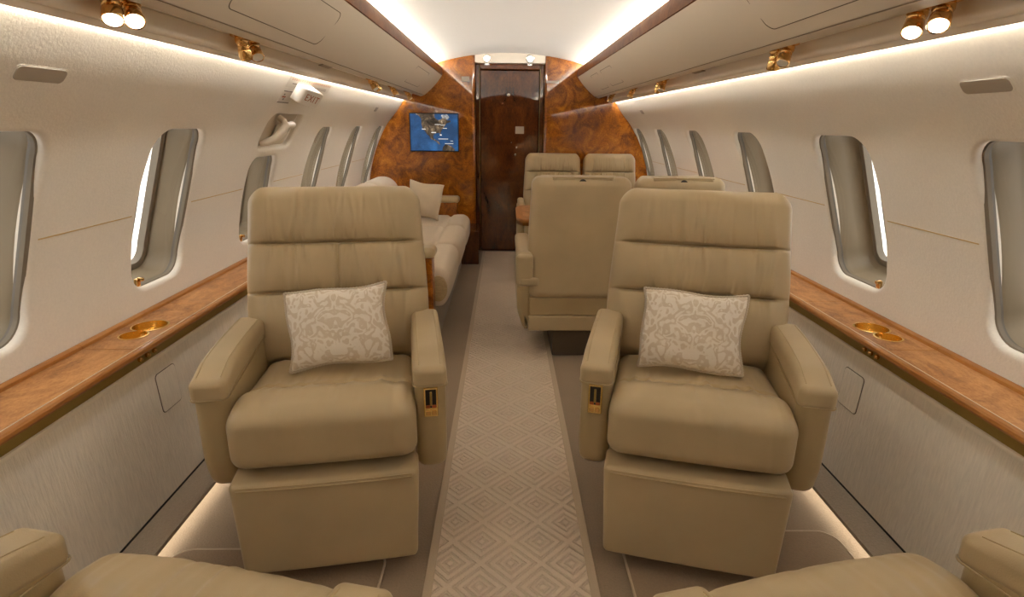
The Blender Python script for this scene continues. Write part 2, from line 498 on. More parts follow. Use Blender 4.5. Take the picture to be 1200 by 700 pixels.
def window(k, s, wy0, wy1, wt0, wt1, rr, label, latch=True):
    tc, yc = (wt0 + wt1) / 2, (wy0 + wy1) / 2
    hw = (wy1 - wy0) / 2; hh = R(wt1 - wt0) * RW / 2
    root = empty(f'window_{k}', WP(s, yc, wt0, .05))
    tag(root, label, 'window', kind='structure')
    inv = Matrix.Translation(-Vector(root.location))
    def rings(name, spec, M, smooth=40, cap=False):
        V, F = [], []
        P0 = None
        for e, d in spec:
            P = rrect(hw - e, hh - e, max(rr - e * .6, .02), 8); n = len(P)
            V += [inv @ Vector(WP(s, yc + p[0], tc + math.degrees(p[1] / RW), d)) for p in P]
        for q in range(len(spec) - 1):
            for i in range(n):
                j = (i + 1) % n
                f_ = (q * n + i, q * n + j, (q + 1) * n + j, (q + 1) * n + i)
                F.append(f_[::-1] if s > 0 else f_)
        if cap:
            F.append(tuple((len(spec) - 1) * n + i for i in range(n)))
        return mesh(name, V, F, M, root, smooth)
    pe = .036 if s < 0 else .050
    dd = -.020 if s < 0 else 0.0
    rings('gasket', [(-.012, .030), (-.012, .022), (-.004, .018), (.004, .022), (.006, .032), (-.012, .034)], M_gasket)
    rings('shadow_gap', [(-.006, .034), (.002, .034), (.002, .042), (-.006, .042)], M_rimdark)
    rings('reveal', [(-.006, .040), (.002, .055), (.006, .10), (.012, .135 + dd), (pe - .022, .150 + dd)], M_reveal)
    rings('pane_rim', [(pe - .024, .156 + dd), (pe - .022, .146 + dd), (pe - .012, .142 + dd), (pe - .002, .146 + dd), (pe, .170 + dd)], M_gasket)
    def sheet(name, e, d):
        a_, b2, r_ = hw - e, hh - e, max(rr - e * .6, .02)
        V, F = [], []
        for q in np.linspace(-1, 1, 29):
            z = q * b2
            k = max(abs(z) - (b2 - r_), 0)
            x = a_ - r_ + math.sqrt(max(r_ * r_ - k * k, 1e-8))
            for sx in (-x, x):
                V.append(inv @ Vector(WP(s, yc + sx, tc + math.degrees(z / RW), d)))
        for q in range(28):
            f_ = (2 * q, 2 * q + 1, 2 * q + 3, 2 * q + 2)
            F.append(f_ if s < 0 else f_[::-1])
        return mesh(name, V, F, M_glass, root, 180)
    sheet('inner_glazing', -.002, .037)
    sheet('outer_glazing', pe - .002, .166 + dd)
    if latch:
        f_ = wframe(s, yc - hw * .62, wt0 + .2, .022)
        f_.translation = inv @ f_.translation
        P, F = rbox((.022, .03, .012), .003, (1, 1, 1), 2)
        la = mesh('latch', [f_ @ Vector(p) + Vector((0, 0, .012)) for p in P], F, M_gold, root, 40)
        P, F = rbox((.012, .012, .02), .003, (1, 1, 1), 2)
        mesh('latch_tab', [f_ @ Vector((p[0] + .006, p[1] + .012, p[2] + .008)) + Vector((0, 0, .012)) for p in P], F, M_gold, la, 40)
    return root

WIN = {-1: [(.36, .66), (1.125, 1.43), (1.872, 2.178), (2.68, 2.985), (3.485, 3.785), (4.265, 4.56), (5.045, 5.345)],
       1: [(.40, .70), (1.165, 1.468), (1.91, 2.243), (2.735, 3.035), (3.545, 3.835), (4.35, 4.648), (5.085, 5.375)]}
WLAB = {-1: ['cabin window over the near armchair on the emergency hatch side', 'cabin window beside the small grey wall slot on the hatch side',
             'cabin window above the gold cup holder on the hatch side, next to the hatch', 'window pane in the emergency hatch below the handle',
             'first cabin window after the emergency hatch, above the divan', 'middle cabin window above the divan', 'cabin window next to the bulkhead with the map screen'],
        1: ['cabin window over the near armchair opposite the emergency hatch', 'cabin window beside the small grey wall slot opposite the hatch',
            'cabin window above the gold cup holder opposite the hatch side', 'cabin window beside the armchair, just behind the double seats',
            'cabin window beside the double seats seen from the back', 'cabin window above the wooden table', 'cabin window next to the bulkhead on the table side']}
T0, T1, TU = 2.0, 35.5, 47.5
kwin = 0
for s, side in ((-1, 'left'), (1, 'right')):
    wall = plain(f'wall_{side}', s, Y0, Y1, T1, TU, None, 30)
    tag(wall, ('fabric covered cabin side wall with the exit sign and hatch' if s < 0 else 'fabric covered cabin side wall opposite the exit sign'), 'wall', kind='structure')
    ext('lower_light_block', [(s * 1.312, .57), (s * 1.312, -.05)], Y0, Y1, M_groove, wall, closed=False, smooth=0)  # unseen sheet added behind the lower wall to stop daylight leaking in
    wl = WIN[s]
    ed = [wl[0][0] - .23] + [(wl[i][1] + wl[i + 1][0]) / 2 for i in range(len(wl) - 1)] + [Y1]
    plain('wall_panel', s, Y0, ed[0], T0, T1, wall)
    for i, (a, c_) in enumerate(wl):
        kwin += 1
        hatch = s < 0 and i == 3
        if hatch:
            bay('wall_panel', s, ed[i], ed[i + 1], T0, 25.2, a, c_, 6.2, 24.3, .06, wall)
            bay('wall_panel', s, ed[i], ed[i + 1], 25.2, T1, a + .005, 3.10, 26.4, 34.3, .05, wall, .03)
            window(kwin, s, a, c_, 6.2, 24.3, .06, WLAB[s][i])
        else:
            bay('wall_panel', s, ed[i], ed[i + 1], T0, 32.4, a, c_, 6.2, 30.9, .075, wall)
            plain('wall_band', s, ed[i], ed[i + 1], 32.4, T1, wall, 8)
            window(kwin, s, a, c_, 6.2, 30.9, .075, WLAB[s][i])
    for y in ed[1:-1]:
        plain('joint_backing', s, y - .02, y + .02, T0, T1, wall, 40, .0016)
    # the thin gold seam running between the windows
    for i in range(len(wl) - 1):
        y0_, y1_ = wl[i][1] + .028, wl[i + 1][0] - .028
        V, F = [], []
        for q, (th, d) in enumerate(((18.02, .002), (18.05, -.0012), (18.19, -.0012), (18.22, .002))):
            V += [WP(s, y0_, th, d), WP(s, y1_, th, d)]
        for q in range(3):
            f_ = (2 * q, 2 * q + 1, 2 * q + 3, 2 * q + 2)
            F.append(f_ if s < 0 else f_[::-1])
        mesh('seam_strip', V, F, M_goldseam, wall, 0)
    # lower wall: cloth panel, with the rounded access hatch
    pr = [(s * 1.095, .048), (s * 1.120, .492), (s * 1.124, .497), (s * 1.132, .497), (s * 1.132, .048)]
    dd = ext('lower_panel', pr, Y0, Y1, M_dado, wall, smooth=30, flip=s > 0)
    ext('panel_lip_highlight', [(s * 1.1185, .488), (s * 1.1175, .493), (s * 1.119, .4985), (s * 1.124, .4995), (s * 1.124, .488)], Y0, Y1, M_rail, wall, smooth=30, flip=s > 0)  # cream strip that paints the bright highlight along the panel's top lip
    ext('base_gap', [(s * 1.0935, .053), (s * 1.0945, .059), (s * 1.098, .059), (s * 1.098, .053)], Y0, Y1, M_dark, wall, smooth=0, flip=s > 0)
    yc = 1.683 if s < 0 else 1.714
    zc = .380 if s < 0 else .366
    xx = 1.095 + (zc - .048) / .444 * .025
    u_ = Vector((s * .025, 0, .444)).normalized(); n_ = Vector((-s * .444, 0, .025)).normalized()
    fr_ = frame((s * xx, yc, zc), u_.cross(n_), u_, n_)
    h1 = slab('access_gap', rrect(.054, .066, .014), M_groove, fr_, .0012, .0005, wall)
    fr_.translation += n_ * .0006
    slab('access_hatch', rrect(.0515, .0635, .012), M_dado, fr_, .0022, .001, h1, smooth=0)

# rear wall behind the viewer
rear = box('wall_back', (-1.3, Y0 - .06, -.06), (1.3, Y0, 1.9), M_rear, r=.001)
tag(rear, 'dark wood wall closing the cabin end behind the near armchairs', 'wall', kind='structure')

# floor-level plinths with their light strips
for s, side in ((-1, 'left'), (1, 'right')):
    pr = [(s * 1.00, .052), (s * 1.098, .052), (s * 1.098, .001), (s * 1.045, .001), (s * 1.045, .040), (s * 1.005, .036), (s * 1.0, .040)]
    p_ = ext(f'baseboard_{side}', pr, Y0, Y1, M_plinth, None, smooth=30, flip=s < 0)
    tag(p_, 'raised brown carpeted strip along the wall ' + ('below the exit sign side' if s < 0 else 'opposite the exit sign side'), 'baseboard', kind='structure')
    e = ext('floor_light_strip', [(s * 1.012, .035), (s * 1.04, .038), (s * 1.04, .034), (s * 1.012, .031)], Y0 + .1, 2.55 if s < 0 else 2.7, M_floorled, None, smooth=0, flip=s < 0)
    tag(e, 'glowing light strip at the floor under the carpeted edge ' + ('on the hatch side' if s < 0 else 'opposite the hatch side'), 'light strip', 'floor light strips')

# ------------------------------------------------------------------ bulkhead, door
YB, YD, XD = 5.38, 5.54, .31
def bulk(s):
    P = [(s * XD, 0.0), (s * XD, 1.80)]
    for x in np.linspace(.36, .80, 8):
        P.append((s * x, 1.80 - x * x / 4.6 + .004))
    for th in np.linspace(47, 3, 24):
        r_ = 1.305 + .05 * float(sstep(42, 47, th))
        P.append((s * r_ * math.cos(R(th)), ZC + r_ * math.sin(R(th))))
    P.append((s * 1.15, .45)); P.append((s * 1.13, 0.0))
    # rounded inboard edge
    n = len(P); V = []; F = []
    for dy, dx in ((.012, .0), (.0, .012)):
        pass
    rb = .028
    lay = []
    for a in (0, 22.5, 45, 67.5, 90):
        lay.append((rb * (1 - math.cos(R(a))), rb * (1 - math.sin(R(a)))))   # (inset x, y)
    lay = [(0.0, YD + .20 - YB)] + lay
    for ins, dy in lay:
        for i, (x, z) in enumerate(P):
            V.append((x + (s * ins if i < 2 else 0), YB + dy, z))
    L = len(lay)
    for k in range(L - 1):
        for i in range(n):
            j = (i + 1) % n
            q = (k * n + i, k * n + j, (k + 1) * n + j, (k + 1) * n + i)
            F.append(q if s > 0 else q[::-1])
    q = tuple((L - 1) * n + i for i in range(n))
    F.append(q if s > 0 else q[::-1])
    return V, F
wf = empty('wall_front', (0, YB, 0)); tag(wf, 'glossy burl wood bulkhead across the end of the cabin', 'bulkhead', kind='structure')
for s in (-1, 1):
    V, F = bulk(s)
    flatten(mesh('burl_panel', [(x, y - YB, z) for x, y, z in V], F, M_burl, wf, 40))
box('back_light_block', (-1.5, .365, -.06), (1.5, .42, 2.1), M_door, wf, r=.001)  # added out of sight behind the door to block leaking daylight
# header over the door: cream, with two small downlights
hd = box('header', (-XD, .02, 1.712), (XD, .36, 1.83), M_rail, wf, r=.006)
for x in (-.205, .175):
    fr_ = aim((x, 5.395, 1.748), (0, -1, -.25))
    d = lathe('downlight', [(.034, -.01), (.034, .006), (.028, .009), (.026, .006)], M_chrome, None, 20, fr_)
    lathe('lens', [(.025, .0), (.025, .007)], M_lampdim, d, 20, fr_)
    tag(d, 'small chrome downlight on the cream header face, ' + ('on the map screen side' if x < 0 else 'on the far seat side'), 'downlight', 'downlights over the door')
    fr_ = aim((x, 5.46, 1.711), (0, 0, -1))
    d = lathe('downlight', [(.034, -.004), (.034, .006), (.028, .009), (.026, .006)], M_chrome, None, 20, fr_)
    lathe('lens', [(.025, .0), (.025, .007)], M_lampdim, d, 20, fr_)
    tag(d, 'small chrome downlight under the header close to the door, ' + ('on the map screen side' if x < 0 else 'on the far seat side'), 'downlight', 'downlights under the header')
dr = empty('door_1', (0, YD, 0)); tag(dr, 'dark glossy burl wood door with a small metal latch plate', 'door', kind='structure')
for sx, x0, x1 in ((-1, -XD, -.272), (1, .272, XD)):
    box('door_frame', (x0, -.03, 0), (x1, .06, 1.715), M_door, dr, r=.008)
    box('gilt_line', (-.277 if sx < 0 else .272, -.033, 0), (-.272 if sx < 0 else .277, .0, 1.70), M_bronze, dr, r=.001)
box('door_frame', (-.272, -.03, 1.668), (.272, .06, 1.715), M_door, dr, r=.008)
box('door_leaf', (-.268, .0, .006), (.268, .05, 1.664), M_door, dr, r=.005)
box('latch_plate', (.055, -.006, 1.115), (.135, .002, 1.18), M_silver, dr, r=.002)
for x, z, q in ((-.01, 1.455, .014), (.018, 1.035, .007), (.068, .99, .009), (.058, .925, .011)):
    lathe('stud', [(q, -.002), (q, .006), (q * .6, .009)], M_chrome, dr, 12, aim((x, 0, z), (0, -1, 0)))
for x, z, hw, hh in ((-.392, 1.575, .034, .022), (.375, 1.56, .055, .010)):
    o = slab('metal_plate', rrect(hw, hh, .004, 3), M_silver, frame((x, YB - .0005, z), (1, 0, 0), (0, 0, 1), (0, -1, 0)), .006, .002)
    tag(o, 'small squarish metal plate on the burl bulkhead above the map screen' if x < 0 else 'thin metal strip plate on the burl bulkhead above the far seats', 'metal plate')

# map screen
mx0, mx1, mz0, mz1 = -.898, -.456, .955, 1.288
mon = empty('map_screen', (mx0, YB, mz0)); tag(mon, 'flat screen showing a blue map of North America on the bulkhead', 'screen')
box('bezel', (0, -.022, 0), (mx1 - mx0, -.0005, mz1 - mz0), M_black, mon, r=.004)
sw, sh = mx1 - mx0 - .016, mz1 - mz0 - .014
def onmap(p, z):
    return (.008 + (p[0] - 95) / 590 * sw, -.0225 - z, .007 + (580 - p[1]) / 450 * sh)
mesh('display', [onmap(p, 0) for p in ((97, 578), (683, 578), (683, 132), (97, 132))], [(0, 1, 2, 3)], M_sea, mon, 0)
LANDS = [('land', M_land, [(160, 132), (200, 150), (235, 195), (232, 240), (240, 285), (250, 315), (275, 340), (300, 380), (330, 405), (345, 435), (380, 450), (410, 465), (435, 490), (455, 505), (462, 495), (440, 465), (415, 450), (400, 440), (385, 430), (375, 405), (385, 380), (400, 365), (430, 365), (455, 358), (468, 390), (478, 385), (470, 355), (490, 320), (510, 290), (525, 270), (545, 245), (600, 225), (590, 205), (560, 210), (540, 190), (500, 175), (470, 200), (440, 205), (410, 185), (395, 160), (400, 132)]),
         ('land', M_land, [(485, 578), (495, 530), (530, 495), (570, 510), (610, 530), (640, 560), (640, 578)]),
         ('land', M_ice, [(480, 150), (500, 185), (560, 195), (580, 170), (555, 135), (490, 140)])]
def poly(name, pts, M, parent):
    bm = bmesh.new()
    vs = [bm.verts.new(p) for p in pts]
    es = [bm.edges.new((vs[i], vs[(i + 1) % len(vs)])) for i in range(len(vs))]
    bmesh.ops.triangle_fill(bm, use_beauty=True, use_dissolve=False, edges=es)
    for f in bm.faces:
        if f.normal.y > 0: f.normal_flip()
    me = bpy.data.meshes.new(name); bm.to_mesh(me); bm.free()
    me.materials.append(M)
    return link(bpy.data.objects.new(name, me), parent)
for nme, M_, pts in LANDS:
    poly(nme, [onmap(p, .0006) for p in pts], M_, mon)
for x0, y0_, x1, y1_ in ((240, 311, 285, 319), (355, 350, 412, 362), (400, 255, 470, 261), (470, 262, 525, 268), (498, 300, 548, 307), (460, 378, 482, 392), (440, 430, 560, 437), (520, 487, 625, 493), (590, 455, 620, 460)):
    poly('map_mark', [onmap(p, .0010) for p in ((x0, y0_), (x1, y0_), (x1, y1_), (x0, y1_))], M_pin, mon)

# ------------------------------------------------------------------ overhead bins
def arc(a, b_, bulge, n):
    a = np.array(a); b_ = np.array(b_); d = b_ - a; nrm = np.array([d[1], -d[0]]) / np.linalg.norm(d)
    return [tuple(a + d * t_ + nrm * bulge * 4 * t_ * (1 - t_)) for t_ in np.linspace(0, 1, n)]
def onface(s, y, t_, d=0.0):
    """frame on the bin's inner face; t_ from 0 at the wood to 1 at the seam"""
    a = np.array((.598, 1.603)); c_ = np.array((.757, 1.440)); D = c_ - a; L = np.linalg.norm(D)
    nrm = np.array([D[1], -D[0]]) / L
    p = a + D * t_ + nrm * (.010 * 4 * t_ * (1 - t_) + d)
    sl = D + nrm * .010 * 4 * (1 - 2 * t_)
    u_ = Vector((-s * sl[0], 0, -sl[1])).normalized()
    n_ = Vector((s * nrm[0], 0, nrm[1])).normalized()
    n_ = (n_ - u_ * n_.dot(u_)).normalized()
    return frame((s * p[0], y, p[1]), u_.cross(n_), u_, n_)
for s in (-1, 1):
    bn = empty('overhead_bin', (s * .75, Y0, 1.40))
    tag(bn, 'long beige overhead bin with wood edge ' + ('above the exit sign' if s < 0 else 'opposite the exit sign'), 'overhead bin')
    inv = Vector(bn.location)
    def bx_ext(name, pr, M, y0=Y0, y1=YB, closed=True, smooth=30):
        P = [(s * x - inv.x, z - inv.z) for x, z in pr]
        return ext(name, P, y0 - inv.y, y1 - inv.y, M, bn, closed, smooth, flip=s < 0)
    face = arc((.598, 1.603), (.757, 1.440), .010, 13)
    bx_ext('bin_body', face + [(.760, 1.4415), (.764, 1.436), (.790, 1.428), (.796, 1.432), (.797, 1.4645), (.866, 1.4525), (.868, 1.465), (.84, 1.56), (.70, 1.64), (.615, 1.650), (.606, 1.603)], M_bin)
    bx_ext('wood_strip', [(.600, 1.672), (.593, 1.640), (.594, 1.606), (.598, 1.603), (.606, 1.603), (.608, 1.650), (.605, 1.672)], M_strip)
    ra = [(.8668, 1.449), (.868, 1.420), (.874, 1.410), (.884, 1.404), (.894, 1.402), (.900, 1.403), (.902, 1.400), (.918, 1.391), (.922, 1.3915), (.923, 1.396), (.908, 1.414), (.900, 1.465), (.868, 1.465)]
    bx_ext('light_rail', ra, M_rail)
    bx_ext('channel', [(.7968, 1.4605), (.7975, 1.4595), (.8655, 1.4470), (.8665, 1.452), (.7968, 1.4640)], M_chan)
    bx_ext('seam_gap', [(.7588, 1.4392), (.7592, 1.4380), (.7612, 1.4372), (.7618, 1.4385)], M_seam)
    # access doors outlined on the face
    ya, yb = (1.545, 2.25) if s < 0 else (1.20, 1.79)
    tt = .45
    def panel(yc, tcen, hw, hh, rr):
        fr_ = onface(s, yc, tcen, -.0002); fr_.translation -= inv
        def ringv(hw_, hh_, r_, z):
            out = []
            for p in rrect(hw_, hh_, r_, 5):
                L = .2277
                f2 = onface(s, yc + (p[0] if s < 0 else -p[0]), tcen - p[1] / L, z)
                out.append(f2.translation - inv)
            return out
        V = ringv(hw + .0012, hh + .0012, rr, .0001) + ringv(hw + .0010, hh + .0010, rr, .0008) + ringv(hw - .0010, hh - .0010, rr, .0008) + ringv(hw - .0012, hh - .0012, rr, .0001)
        n = len(V) // 4; F = []
        for k in range(3):
            for i in range(n):
                j = (i + 1) % n
                F.append((k * n + i, k * n + j, (k + 1) * n + j, (k + 1) * n + i))
        mesh('access_door_gap', V, F, M_groove, bn, 0)
    panel((ya + yb) / 2, .50, (yb - ya) / 2, .072, .03)
    if s > 0:
        panel(4.12, .50, .20, .068, .012); panel(4.62, .50, .16, .068, .012)
    else:
        panel(4.42, .50, .30, .068, .012)
    # small flat grille let into the channel
    yv = 2.766 if s < 0 else 2.812
    pl = box('channel_vent', (-.028, -.07, 0), (.028, .07, .004), M_vent, bn, r=.002)
    pl.location = Vector((s * .831, yv, 1.4455)) - inv; pl.rotation_euler = (0, R(12 * s) + math.pi, 0)

# light strips of the cabin: above the bins, and under them on to the walls
for s in (-1, 1):
    e = ext('cove_light_strip', [(s * .676, 1.694), (s * .676, 1.668), (s * .682, 1.668), (s * .682, 1.694)], Y0 + .02, YB - .02, M_cove, None, smooth=0, flip=s > 0)
    tag(e, 'warm light strip hidden behind the wood edge of the bin ' + ('above the exit sign' if s < 0 else 'opposite the exit sign'), 'light strip', 'ceiling cove strips')
    e = ext('wall_wash_strip', [(s * .912, 1.417), (s * .930, 1.422), (s * .929, 1.427), (s * .911, 1.422)], Y0 + .02, YB - .02, M_wash, None, smooth=0, flip=s < 0)
    tag(e, 'warm light strip under the bin washing the wall ' + ('around the exit sign' if s < 0 else 'opposite the exit sign'), 'light strip', 'wall wash strips')

# gold reading lights
def reading_light(s, y, tilt, on, label, group):
    base = (s * .832, y, 1.4525)
    root = empty('reading_light', base); root.rotation_euler = (0, s * R(10.4), 0); tag(root, label, 'reading light', group)
    lathe('flange', [(.0255, .000), (.0255, -.005), (.019, -.009)][::-1], M_gold, root, 18, aim((0, 0, 0), (0, 0, 1)))
    d = Vector(tilt).normalized()
    c0 = Vector((0, 0, -.0185))
    lathe('ball', [(.004, -.018), (.013, -.013), (.0175, -.004), (.0175, .004), (.013, .012), (.004, .016)], M_gold, root, 18, aim(c0, d))
    br = lathe('barrel', [(.013, 0), (.0155, .004), (.0155, .010), (.0135, .012), (.0165, .016), (.0175, .038), (.0165, .040), (.014, .038)], M_gold, root, 20, aim(c0 + d * .008, d))
    lathe('lens', [(.0142, .0), (.0142, .0055)], M_lampon if on else M_white, br, 18, aim(c0 + d * .0415, d))
    root.scale = (1.15, 1.15, 1.15)
    return root
LT = 'gold swivel reading light '
for y, on, tl, lab in ((1.275, 1, (.1, -.5, -.8), 'lit gold reading light of the hatch side pair, the one away from the hatch'), (1.335, 1, (.28, -.55, -.72), 'lit gold reading light of the hatch side pair, the one toward the hatch'),
                       (1.868, 0, (-.2, .45, -.7), LT + 'of the pair above the window, toward the grey slot'), (1.946, 0, (.2, -.4, -.7), LT + 'of the pair above the window, the one toward the hatch'),
                       (3.60, 0, (.3, -.3, -.8), LT + 'past the exit sign, first above the divan'), (3.665, 0, (.3, .4, -.8), LT + 'twin beside the first one above the divan'), (4.253, 0, (.3, -.1, -.8), LT + 'between the other two above the divan'), (4.884, 0, (.3, -.1, -.8), LT + 'next to the map screen bulkhead')):
    reading_light(-1, y, tl, on, lab, 'reading lights on the exit sign side')
for y, on, tl, lab in ((1.319, 1, (-.25, -.45, -.75), 'lit gold reading light opposite the hatch side, the one toward the double seats'), (1.243, 1, (-.28, -.5, -.75), 'lit gold reading light opposite the hatch side, the one away from the double seats'),
                       (1.975, 0, (.2, .3, -.8), LT + 'of the pair above the cup holder window, toward the double seats'), (1.897, 0, (-.2, -.35, -.75), LT + 'of the pair above the cup holder window, toward the wall slot'),
                       (3.427, 0, (.1, .4, -.8), LT + 'of the pair above the double seats, toward the table'), (3.35, 0, (-.1, -.4, -.8), LT + 'of the pair above the double seats, away from the table'), (4.129, 0, (-.2, -.1, -.8), LT + 'above the wooden table'), (4.93, 0, (-.2, -.1, -.8), LT + 'above the far seats by the bulkhead')):
    reading_light(1, y, tl, on, lab, 'reading lights opposite the exit sign')

# ------------------------------------------------------------------ things on the walls
for s, y, th in ((-1, 1.30, 37.8), (1, 1.328, 37.9)):
    fr_ = wframe(s, y, th, .0005)
    g = slab('wall_slot', rrect(.073, .0205, .014, 6), M_wall, fr_, .0009, .0006)
    tag(g, 'small rounded grey slot plate in the wall above the window ' + ('on the hatch side' if s < 0 else 'opposite the hatch side'), 'slot plate')
    fr_.translation += fr_.to_3x3() @ Vector((0, 0, .0004))
    slab('slot_plate', rrect(.068, .0175, .012, 6), M_plate, fr_, .0022, .001, g)
for s, y, th in ((-1, 4.54, 38.2), (1, 4.598, 38.4)):
    o = slab('wall_vent', rrect(.035, .018, .004, 3), M_plate, wframe(s, y, th, .0005), .004, .0015)
    tag(o, 'tiny square vent plate high on the wall ' + ('above the divan' if s < 0 else 'above the wooden table'), 'vent plate')

# EXIT sign and the placards behind it
fr_ = wframe(-1, 2.80, 40.4, -.0045)
ex = empty('exit_sign', fr_.translation); tag(ex, 'white rounded box sign reading EXIT in red-brown letters', 'sign')
fl = Matrix.Translation(-fr_.translation) @ fr_ @ Matrix.Scale(.86, 4)
SO = [(-.110, 0), (-.112, .020), (-.108, .034), (-.098, .044), (-.084, .050), (.070, .086), (.084, .087), (.096, .082), (.104, .070), (.106, 0)]
V, F = [], []
zl = [(.010, -.043), (.004, -.041), (0, -.035), (0, .035), (.004, .041), (.010, .043)]
for e, z in zl:
    V += [fl @ Vector((x * (1 - e * 8), z, y * (1 - e * 6))) for x, y in SO]
n = len(SO)
for k in range(5):
    for i in range(n):
        j = (i + 1) % n
        F.append((k * n + i, k * n + j, (k + 1) * n + j, (k + 1) * n + i)[::-1])
F.append(tuple(range(n))); F.append(tuple(5 * n + i for i in range(n))[::-1])
mesh('housing', V, F, M_white, ex, 50)
xa = Vector((.154, 0, .036)).normalized(); ya = Vector((0, 1, 0)); za = xa.cross(ya)
f2 = fl @ frame(Vector((-.006, 0, .0682)) + za * .0004, xa, ya, za)
text('lettering', 'EXIT', .054, M_redink, f2, ex, sx=1.05)
def placard(y, th, hw, hh, lines, label, M_bars):
    f_ = wframe(-1, y, th, -.0008)
    p_ = slab('placard', rrect(hw, hh, .003, 2), M_placard, f_, .0012, .0004)
    tag(p_, label, 'placard')
    for (x0, x1, yy, hgt), M_ in zip(lines, M_bars):
        f3 = f_ @ Matrix.Translation(((x0 + x1) / 2, yy, .0012))
        slab('print_line', rrect((x1 - x0) / 2, hgt / 2, .0006, 1), M_, f3, .0004, .0001, p_)
pr_, M__ = [], []
x = -.27
while x < .27:
    w_ = random.uniform(.014, .03)
    pr_.append((x, x + w_, .014, .010)); M__.append(M_paleink); x += w_ + .007
pr_ += [(-.24, .02, -.006, .004), (.06, .25, -.008, .003), (.09, .25, -.016, .003)]; M__ += [M_ink] * 3
placard(2.895, 42.0, .295, .027, pr_, 'long white instruction placard with a row of red print above the exit sign', M__)
placard(2.675, 38.7, .070, .032, [(-.068, .068, .029, .005), (-.068, .068, -.029, .005), (-.05, -.01, .0, .008), (-.045, -.03, .012, .008), (-.03, -.012, -.012, .008), (.0, .06, .012, .003), (.0, .06, .004, .003), (.0, .06, -.004, .003), (.0, .06, -.012, .003)],
        'small grey diagram placard beside the exit sign', [M_ink, M_ink, M_redink, M_ink, M_ink, M_placard, M_placard, M_placard, M_placard])

# emergency hatch handle in its pocket
hh_ = empty('hatch_handle', WP(-1, 2.89, 26.6, .03)); tag(hh_, 'cream moulded lever handle in the emergency hatch pocket below the exit sign', 'handle')
inv = -Vector(hh_.location)
V, F = [], []
for th in np.linspace(26.0, 34.6, 10):
    V += [Vector(WP(-1, 2.66, th, .0312)) + inv, Vector(WP(-1, 3.12, th, .0312)) + inv]
for k in range(9):
    F.append((2 * k, 2 * k + 1, 2 * k + 3, 2 * k + 2))
mesh('pocket', V, F, M_pocket, hh_, 60)
f_ = wframe(-1, 2.93, 29.3, .026)
o = slab('silver_label', rrect(.055, .045, .004, 3), M_silver, f_, .004, .001, hh_); o.matrix_world = Matrix.Translation(inv) @ o.matrix_world; o.location = inv
pts = [(2.748, 27.2, .018), (2.758, 27.9, -.002), (2.775, 29.2, -.026), (2.80, 31.2, -.034), (2.822, 32.4, -.028), (2.838, 32.9, -.006), (2.840, 33.0, .024)]
tube('lever', [Vector(WP(-1, *p)) + inv for p in pts], [.012, .017, .019, .019, .018, .015, .014], M_cream, hh_, 12)
tube('pivot', [Vector(WP(-1, y, 32.3, -.014)) + inv for y in (2.83, 2.85, 2.92, 2.935, 2.955)], [.012, .013, .013, .019, .015], M_white, hh_, 12)
V, F = [], []
tube('pocket_lip', [Vector(WP(-1, y, 26.0, .010)) + inv for y in (2.70, 2.85, 3.0)], .006, M_reveal, hh_, 8)

# ------------------------------------------------------------------ side ledges
LZ = .556
JO = {-1: [Y0, -.6, .35, 1.575, 1.885, 2.02, 2.62, 3.5, 4.4, YB], 1: [Y0, -.6, .35, 1.60, 1.92, 2.10, 2.62, 3.5, 4.4, YB]}
CUP = {-1: (1.775, 1.688), 1: (1.795, 1.708)}
def cup_outline(y_big, y_small, xc, r1=.052, r2=.039, grow=0.0):
    r1 += grow; r2 += grow
    d = y_big - y_small
    a = (r1 * r1 - r2 * r2 + d * d) / (2 * d); h = math.sqrt(max(r1 * r1 - a * a, 1e-8))
    yi = y_big - a
    a1 = math.atan2(h, yi - y_big); a2 = math.atan2(h, yi - y_small)
    P = []
    for k in range(25):       # big circle, from -a1 round the far side to a1
        an = -a1 + (2 * a1) * k / 24
        P.append((xc + r1 * math.sin(an), y_big + r1 * math.cos(an)))
    for k in range(1, 20):
        an = a2 + (2 * math.pi - 2 * a2) * k / 20
        P.append((xc + r2 * math.sin(an), y_small + r2 * math.cos(an)))
    return P
